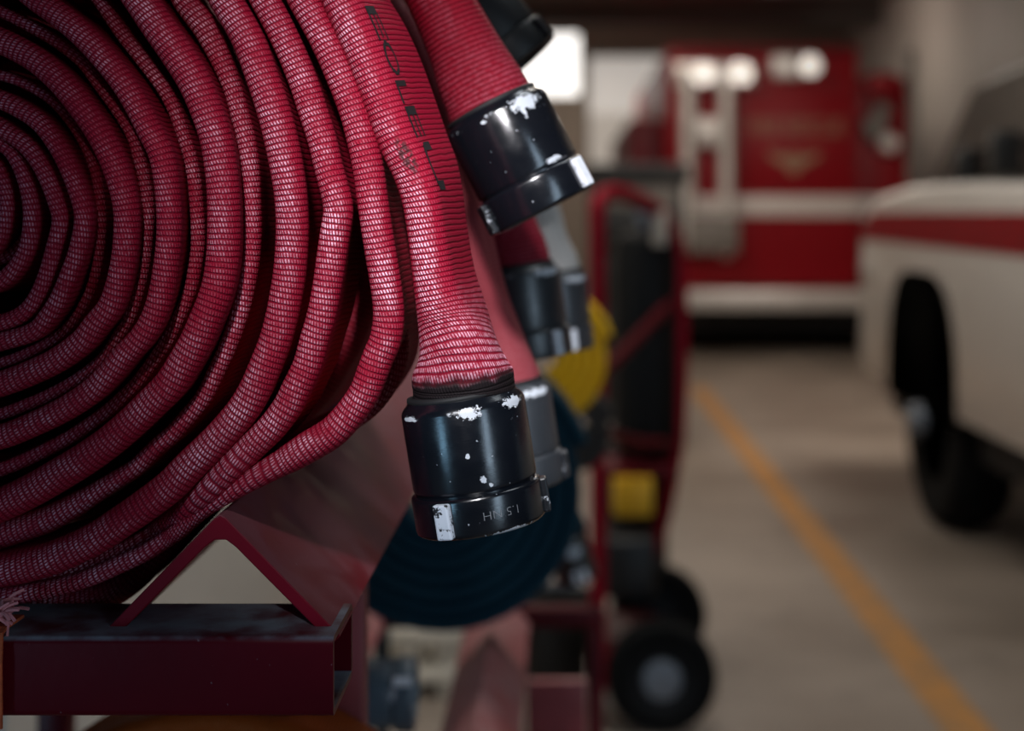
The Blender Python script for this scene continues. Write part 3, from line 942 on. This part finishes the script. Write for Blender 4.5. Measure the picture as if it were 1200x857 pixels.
# ------------------------------------------------------------------ fire engine at the far end
D = 13.0
eng = thing('fire_engine', (2.05, 16.0, 0), 'red fire engine parked at the far end, seen from behind', 'fire engine')
ex0, ex1 = .98, P(1006, 0, D).x
z = lambda py, d=D: P(0, py, d).z
nbox('body', (ex0, D, z(338)), (ex1, D + 5.6, z(54)), MFRED, eng, .03, 3)
nbox('side_compartment', (ex1 - .02, D + .25, z(345, D + .25)), (P(1072, 0, D + .25).x, D + 4.8, z(90, D + .25)), MFRED, eng, .03, 3)
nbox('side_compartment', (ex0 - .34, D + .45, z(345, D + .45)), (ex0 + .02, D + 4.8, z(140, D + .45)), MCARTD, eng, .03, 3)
nbox('cab', (ex0 - .1, D + 5.65, .55), (ex1 + .45, D + 7.2, 2.5), MFRED, eng, .08, 3)
nbox('bumper_step', (P(803, 0, D).x, D - .32, z(363, D - .3)), (P(1016, 0, D).x, D + .1, z(341, D - .3)), MALU, eng, .015)
nbox('stripe', (P(808, 0, D).x, D - .012, z(253)), (ex1 - .01, D + .006, z(230)), MSTRIPE, eng, .003)
nbox('side_stripe', (ex1 + .01, D + .236, z(253, D + .25)), (P(1070, 0, D + .25).x, D + .256, z(230, D + .25)), MSTRIPE, eng, .003)
nbox('roller_door', (P(868, 0, D).x, D - .016, z(222)), (P(996, 0, D).x, D + .006, z(112)), MFRED, eng, .006)
nbox('chassis', (ex0 - .25, D + .12, .22), (ex1 + .42, D + 7.0, z(338) + .02), MBELLY, eng, .02)
for y in (D + 1.3, D + 6.0):
    for x in (ex0 - .08, ex1 + .16):
        wheel('wheel', Vector((x, y, .50)), .50, .42, eng, axis='x', mh=MALU)
# light bar across the top with two chrome lamps, warning light on the right
nbox('light_bar', (P(790, 0, D).x, D - .14, z(101)), (P(882, 0, D).x, D + .01, z(75)), MALU, eng, .02)
for px, py in ((824, 86), (868, 86), (949, 77)):
    c = P(px, py, D - .16)
    b = bmesh.new(); lathe(b, [(0, .06), (.085, .06), (.10, .04), (.105, -.01), (.095, -.02), (.0, -.02)], Matrix.Translation(c) @ Matrix.Rotation(-PI / 2, 4, 'X'), 24)
    hs = fin(b, 'lamp', MCHR, eng)
    b = bmesh.new(); lathe(b, [(0, -.030), (.05, -.029), (.080, -.024), (.088, -.018), (0, -.018)], Matrix.Translation(c) @ Matrix.Rotation(-PI / 2, 4, 'X'), 24)
    fin(b, 'lens', MLENS, hs)  # painted glow in place of reflections on the chrome
nbox('warning_light', (P(903, 0, D).x, D - .10, z(92)), (P(940, 0, D).x, D + .01, z(65)), MALU, eng, .02)
nbox('top_trim', (P(792, 0, D).x, D - .02, z(64)), (P(998, 0, D).x, D + .01, z(58)), MCARTD, eng, .004)
# hand rails
for px, y1 in ((806, 290), (851, 296)):
    b = bmesh.new()
    tube(b, [P(px, 92, D), P(px, 96, D - .14), P(px, 112, D - .17), P(px, 200, D - .17), P(px, y1 - 20, D - .17), P(px, y1 - 6, D - .14), P(px, y1, D)], .066, 14)
    fin(b, 'hand_rail', MALU, eng)
nbox('latch_box', (P(815, 0, D).x, D - .10, z(172)), (P(842, 0, D).x, D + .01, z(138)), MALU, eng, .02)
nbox('folding_step', (P(804, 0, D).x, D - .26, z(296)), (P(862, 0, D).x, D + .01, z(254)), MGRP, eng, .02)
b = bmesh.new(); tube(b, [P(1068, 58, D + .1), P(1069, 130, D + .1), P(1068, 215, D + .1)], .045, 12); fin(b, 'grab_pole', MGRP, eng)
for px, py, r, m in ((1024, 150, .12, MGRP), (1040, 168, .09, MALU), (1032, 130, .08, MGRP)):
    c = P(px, py, D + .2)
    b = bmesh.new(); lathe(b, [(0, .1), (r * .8, .1), (r, .06), (r, 0), (r * .85, -.02), (r * .4, -.03), (0, -.03)], Matrix.Translation(c) @ Matrix.Rotation(-PI / 2, 4, 'X') @ Matrix.Rotation(PI, 4, 'X'), 24)
    fin(b, 'gauge', m, eng)
nbox('mirror_head', (P(1016, 0, D + .1).x, D + .06, z(112, D)), (P(1052, 0, D + .1).x, D + .24, z(84, D)), MFRED, eng, .03, 3)
b = bmesh.new()
g = text_mesh('FIRE RESCUE', .17, extrude=.004)
xs_ = [v.co.x for v in g.verts]; w0, w1 = min(xs_), max(xs_)
sx = (P(988, 0, D).x - P(878, 0, D).x) / (w1 - w0)
c = P(933, 150, D)
for v in g.verts: v.co = Vector((c.x + (v.co.x - (w0 + w1) / 2) * sx, D - .020 - v.co.z, c.z + v.co.y * 1.25))
lt_ = fin(g, 'lettering', MGOLD, eng, smooth=False); lt_['label'] = 'gold lettering'
c = P(930, 190, D)
wing = [(-.25, .09), (-.05, .06), (0, .09), (.05, .06), (.25, .09), (.20, .02), (.10, -.02), (.05, -.08), (0, -.12), (-.05, -.08), (-.10, -.02), (-.20, .02)]
b = prism(bmesh.new(), [(c.x + a, c.z + q) for a, q in wing], 'y', D - .026, D - .014)
cr_ = fin(b, 'crest', MGOLD, eng, smooth=False); cr_['label'] = 'gold winged crest'

# ------------------------------------------------------------------ white pickup on the right
pu = thing('pickup_truck', (2.5, 4.6, 0), 'white pickup truck with a red side band on the right, black front wheel', 'pickup truck')
XL, XR = 1.50, 3.45
WY, WZ, AR = 5.93, .44, .575


def side_profile(bottom, pts_top, with_arch=True):
    poly = []
    poly += [(7.02, bottom)]
    if with_arch:
        for i in range(17):
            a = -.25 + (PI + .5) * i / 16
            ca, sa = math.cos(a), math.sin(a)
            poly.append((WY + .03 + AR * .95 * math.copysign(abs(ca) ** .55, ca), max(bottom, WZ + (AR + .01) * math.copysign(abs(sa) ** .62, sa))))
    poly += [(1.2, bottom)]
    poly += pts_top
    return poly


body = bmesh.new()
top = [(1.2, 1.32), (2.6, 1.36), (4.6, 1.40), (5.35, 1.42), (6.2, 1.415), (6.8, 1.375), (7.05, 1.30), (7.12, 1.16), (7.14, .85), (7.12, .60)]
prism(body, side_profile(.52, top), 'x', XL, XR)
bevel_all(body, .035, 3, 28)
fin(body, 'body', MWHITE, pu, angle=50)
# red band along the side, standing a hair proud
for xa, xb in ((XL - .006, XL + .010), (XR - .010, XR + .006)):
    b = bmesh.new()
    prism(b, [(1.3, 1.145), (7.06, 1.175), (7.02, 1.235), (6.85, 1.305), (1.3, 1.30)], 'x', xa, xb)
    fin(b, 'side_band', MWRED, pu, smooth=False)
# cabin
cabn = bmesh.new()
prism(cabn, [(6.22, 1.405), (5.50, 1.80), (5.25, 1.835), (3.2, 1.87), (2.3, 1.82), (2.1, 1.36)], 'x', XL + .10, XR - .10)
bevel_all(cabn, .05, 3, 20)
cabo = fin(cabn, 'cabin', plain('dark_cabin_paint', (.055, .043, .036), .4), pu, angle=50); cabo['label'] = 'dark cabin'
b = bmesh.new()
prism(b, [(6.19, 1.43), (5.54, 1.785), (5.52, 1.79), (6.16, 1.425)], 'x', XL + .20, XR - .20)
bmesh.ops.translate(b, verts=b.verts, vec=(0, .025, .03))
fin(b, 'windshield', MGLASS, pu, smooth=False)
for xa, xb in ((XL + .090, XL + .110), (XR - .110, XR - .090)):
    for poly in ([(6.10, 1.43), (5.48, 1.775), (4.60, 1.81), (4.60, 1.43)], [(4.50, 1.43), (4.50, 1.80), (3.2, 1.81), (3.2, 1.43)]):
        b = prism(bmesh.new(), poly, 'x', xa, xb); fin(b, 'side_window', MGLASS, pu, smooth=False)
# mirrors and spotlight
c = P(1180, 182, 5.0)
mr = nbox('mirror', (c.x - .065, 4.93, c.z - .075), (c.x + .085, 5.03, c.z + .085), MBLK, pu, .02, 3)
b = bmesh.new(); tube(b, [Vector((c.x + .06, 4.98, c.z - .05)), Vector((XL + .16, 4.98, 1.45))], .018); fin(b, 'mirror_arm', MBLK, mr)
c = P(1132, 192, 5.45)
b = bmesh.new()
box(b, (c.x - .040, 5.40, 1.41), (c.x + .040, 5.50, c.z + .06), .025, 3)
fin(b, 'spotlight', MBLK, pu)
nbox('front_bumper', (XL + .02, 7.10, .48), (XR - .02, 7.27, .72), MCHR, pu, .03, 3)
nbox('chassis', (XL + .12, 1.3, .34), (XR - .12, 6.95, .60), MBELLY, pu, .01)
nbox('wheel_well', (XL + .10, 5.32, .55), (XL + .42, 6.54, 1.05), MBELLY, pu, .01)
for y in (WY, 2.3):
    for x in (XL + .16, XR - .16):
        wheel('wheel', Vector((x, y, .44)), .44, .27, pu, axis='x', mh=MHUBD)
b = bmesh.new(); lathe(b, [(0, -.045), (.05, -.04), (.07, -.01), (.07, .02), (0, .02)], Matrix.Translation((XL - .01, WY, .44)) @ Matrix.Rotation(PI / 2, 4, 'Y'), 24); fin(b, 'hub_cap', MHUB, pu)
c = Vector((XL + .02, 6.98, 1.12))
b = bmesh.new(); lathe(b, [(0, -.03), (.05, -.025), (.075, 0), (.075, .02), (0, .02)], Matrix.Translation((XL, 6.95, 1.03)) @ Matrix.Rotation(PI / 2, 4, 'Y'), 20); fin(b, 'marker_lamp', MALU, pu)
for y in (4.15, 3.1):
    nbox('door_handle', (XL - .018, y - .09, 1.085), (XL + .004, y + .05, 1.12), MCHR, pu, .006)

# ------------------------------------------------------------------ the bay
def struct(o):
    o['kind'] = 'structure'; return o


def floor_mat():
    m, nt, b = new_mat('worn_concrete')
    n = N(nt); ob = n.obj()
    f = n.ss(n.noise(1.1, 5, ob), .25, .75)
    c = n.mix(f, (.185, .148, .118), (.30, .245, .200))
    c = n.mix(n.m('MULTIPLY', n.ss(n.noise(4.5, 4, ob), .52, .75), .45), c, (.12, .10, .085))
    x = n.add('ShaderNodeSeparateXYZ'); nt.links.new(ob, x.inputs[0])
    j = n.m('ABSOLUTE', n.m('SUBTRACT', n.m('FRACT', n.m('DIVIDE', x.outputs[1], 4.2)), .47))
    j2 = n.m('ABSOLUTE', n.m('SUBTRACT', n.m('FRACT', n.m('DIVIDE', x.outputs[0], 3.4)), .70))
    jm = n.m('MAXIMUM', n.ss(j, .004, .002), n.ss(j2, .006, .003))
    n.put(b.inputs['Base Color'], n.mix(n.m('MULTIPLY', jm, .7), c, (.04, .035, .03)))
    n.put(b.inputs['Roughness'], n.m('ADD', .38, n.m('MULTIPLY', f, .2)))
    n.put(b.inputs['Normal'], n.bump(n.noise(60, 4, ob), .002, .3))
    return m


def corr_mat():
    m, nt, b = new_mat('ribbed_wall_panel')
    n = N(nt); ob = n.obj()
    x = n.add('ShaderNodeSeparateXYZ'); nt.links.new(ob, x.inputs[0])
    f = n.m('ABSOLUTE', n.m('SUBTRACT', n.m('FRACT', n.m('DIVIDE', x.outputs[1], .45)), .5))
    rib = n.ss(f, .12, .06)
    c = n.mix(n.ss(n.noise(.8, 3, ob), .3, .7), (.34, .30, .26), (.42, .37, .33))
    n.put(b.inputs['Base Color'], c)
    b.inputs['Roughness'].default_value = .6
    n.put(b.inputs['Normal'], n.bump(rib, .04, 1.0))
    return m


MFLOOR = floor_mat()
b = box(bmesh.new(), (-6, -6, -.1), (4.2, 21.2, 0)); struct(fin(b, 'floor', MFLOOR, smooth=False))
b = box(bmesh.new(), (-6, -6, 4.05), (4.2, 21.2, 4.2)); struct(fin(b, 'ceiling', plain('dark_ceiling_deck', (.085, .070, .058), .8, var=.15, vscale=2), smooth=False))
for i, y in enumerate((9.5, 12.5, 15.5, 18.5)):
    b = box(bmesh.new(), (-1.0, y, 3.75), (4.2, y + .22, 4.05)); struct(fin(b, 'trim_%d' % (i + 1), plain('roof_beam_%d' % i, (.06, .048, .04), .7), smooth=False))
b = box(bmesh.new(), (4.2, 3, 0), (4.35, 21.2, 4.2)); struct(fin(b, 'wall_right', corr_mat(), smooth=False))
b = box(bmesh.new(), (-1.05, 2.3, 0), (-.9, 21.2, 4.2)); struct(fin(b, 'wall_left', plain('painted_block_wall', (.60, .58, .54), .7, var=.05, vscale=2), smooth=False))
# back wall with two openings
MBW = plain('beige_wall', (.30, .255, .21), .7, var=.08, vscale=1.2)
W1 = (P(560, 0, 21).x, P(678, 0, 21).x, P(0, 112, 21).z, 3.95)
W2 = (P(690, 0, 21).x, P(781, 0, 21).x, P(0, 192, 21).z, P(0, 66, 21).z)
b = bmesh.new()
W1 = (-.88, W1[1], W1[2], W1[3])
for lo, hi in (((-.9, 21, 0), (4.2, 21.2, W2[2])), ((-.9, 21, W2[2]), (W2[0], 21.2, W1[2])), ((W1[1], 21, W1[2]), (W2[0], 21.2, 4.05)),
               ((-.9, 21, W1[3]), (W1[1], 21.2, 4.05)), ((W2[1], 21, W2[2]), (4.2, 21.2, 4.05)), ((W2[0], 21, W2[3]), (W2[1], 21.2, 4.05))):
    box(b, lo, hi)
struct(fin(b, 'wall_back', MBW, smooth=False))


def pane(col, e): return plain('daylit_pane', (.7, .7, .68), .4, emit=col, es=e)


b = box(bmesh.new(), (W1[0], 21.08, W1[2]), (W1[1], 21.1, W1[3])); w1 = struct(fin(b, 'window_1', pane((1, .97, .93), 1.6), smooth=False))
b = bmesh.new()
for lo, hi in (((W1[0], 20.97, W1[2] - .04), (W1[1] + .04, 21.08, W1[2])), ((W1[1], 20.97, W1[2]), (W1[1] + .04, 21.08, W1[3]))): box(b, lo, hi)
fin(b, 'window_frame', plain('cream_frame', (.6, .55, .45), .6), w1, smooth=False)
b = bmesh.new()
zm = P(0, 132, 21).z
box(b, (W2[0], 21.08, zm), (W2[1], 21.1, W2[3]))
w2 = struct(fin(b, 'window_2', pane((1, .94, .87), .34), smooth=False))
b = box(bmesh.new(), (W2[0], 21.06, W2[2]), (W2[1], 21.1, zm)); fin(b, 'lower_pane', pane((1, .90, .78), .16), w2, smooth=False)
b = bmesh.new()
for lo, hi in (((W2[0] - .05, 20.97, W2[2] - .05), (W2[1] + .05, 21.06, W2[2])), ((W2[0] - .05, 20.97, W2[3]), (W2[1] + .05, 21.06, W2[3] + .05)),
               ((W2[0] - .05, 20.97, W2[2]), (W2[0], 21.06, W2[3])), ((W2[1], 20.97, W2[2]), (W2[1] + .05, 21.06, W2[3]))): box(b, lo, hi)
fin(b, 'window_frame', MGRP, w2, smooth=False)

# yellow line on the floor, through (815,445) and (1130,857)
pa, pb = Vector((P(818, 455, 0).x, 0, 0)), None
def floor_pt(px, py):
    d = F * CH / (py - VY); return ((px - VX) / F * d, d)
(xa, ya), (xb, yb) = floor_pt(822, 460), floor_pt(1128, 850)
dx = (xb - xa) / (yb - ya)
b = bmesh.new()
y0, y1 = .5, 10.6
X = lambda y: xb + (y - yb) * dx
w = .062
prism(b, [(X(y0) - w, y0), (X(y0) + w, y0), (X(y1) + w, y1), (X(y1) - w, y1)], 'z', 0.0, .002)


def line_mat():
    m, nt, b_ = new_mat('worn_yellow_line')
    n = N(nt); ob = n.obj()
    k = n.ss(n.noise(9, 5, ob), .40, .62)
    n.put(b_.inputs['Base Color'], n.mix(n.m('MULTIPLY', k, .55), (.44, .20, .045), (.24, .15, .08)))
    b_.inputs['Roughness'].default_value = .5
    return m


struct(fin(b, 'trim_5', line_mat(), smooth=False))

# ------------------------------------------------------------------ light
def area(name, loc, target, sx, sy, power, col):
    l = bpy.data.lights.new(name, 'AREA'); l.shape = 'RECTANGLE'; l.size = sx; l.size_y = sy
    l.energy = power; l.color = col
    o = bpy.data.objects.new(name, l); COL.objects.link(o)
    o.location = loc
    o.rotation_euler = (Vector(target) - Vector(loc)).to_track_quat('-Z', 'Y').to_euler()
    return o


# daylight through two open bay doors behind the photographer
area('bay_door_daylight', (2.65, -2.6, 1.4), (-.1, .8, 1.3), .8, 2.5, 30, (.60, .80, 1.0))
area('bay_door_daylight', (-3.0, -2.5, .85), (-.1, .8, .85), .50, 1.4, 20, (.36, .70, 1.0))


def spot(name, loc, target, power, deg, size, col, blend=1.0):
    l = bpy.data.lights.new(name, 'SPOT'); l.energy = power; l.color = col
    l.spot_size = math.radians(deg); l.spot_blend = blend; l.shadow_soft_size = size
    o = bpy.data.objects.new(name, l); COL.objects.link(o); o.location = loc
    o.rotation_euler = (Vector(target) - Vector(loc)).to_track_quat('-Z', 'Y').to_euler()
    return o


# added key spot, no real fixture; narrow cone lets the roll's left fall dark
spot('added_spot', (-.13, -.75, 2.25), (-.032, .75, 1.320), 275, 12.7, .09, (.97, .96, 1.0))
spot('added_spot', (.9, .8, 2.8), (-.03, 2.6, 1.02), 60, 12, .06, (1.0, .95, .88))  # added spot that brightens the yellow roll
area('overhead_area', (.60, 1.6, 3.6), (-.2, 1.9, .8), .5, 1.4, 11, (.85, .93, 1.0))  # added area light to lift the low rack and yellow roll
for y, p in ((4.8, 5), (8.0, 25), (11.0, 40), (18.5, 44)):
    area('overhead_area', (.35, y, 3.7), (.35, y, 0), .5, 1.8, p, (1.0, .88, .76))
area('overhead_area', (2.6, 7.2, 3.7), (3.6, 8.2, 2.0), .5, 3.6, 125, (1.0, .90, .80))  # added to brighten the pickup hood and right wall
area('overhead_area', (2.4, 16.0, 3.9), (4.2, 15.5, 2.2), .5, 5.0, 110, (1.0, .90, .80))  # added to brighten the far part of the right wall
area('overhead_area', (-.1, 3.4, 3.7), (-.9, 3.8, .5), .4, 1.2, 46, (1.0, .97, .92))  # added to brighten the left wall
W = bpy.data.worlds.new('bay_ambient'); S.world = W; W.use_nodes = True
W.node_tree.nodes['Background'].inputs[0].default_value = (.75, .82, 1, 1)
W.node_tree.nodes['Background'].inputs[1].default_value = .012

# ------------------------------------------------------------------ camera
cam = bpy.data.cameras.new('camera'); co = bpy.data.objects.new('camera', cam); COL.objects.link(co)
co.location = (0, 0, CH); co.rotation_euler = (PI / 2, 0, 0)
cam.lens = 50; cam.sensor_width = 36; cam.sensor_fit = 'HORIZONTAL'
cam.shift_x = -(VX - 600) / 1200; cam.shift_y = -(428.5 - VY) / 1200
cam.clip_start = .05; cam.clip_end = 100
cam.dof.use_dof = True; cam.dof.focus_distance = .738; cam.dof.aperture_fstop = 4.0
S.camera = co
S.view_settings.view_transform = 'Standard'; S.view_settings.look = 'None'
S.view_settings.exposure = 0.0; S.view_settings.gamma = 1.0
S.view_settings.use_curve_mapping = False
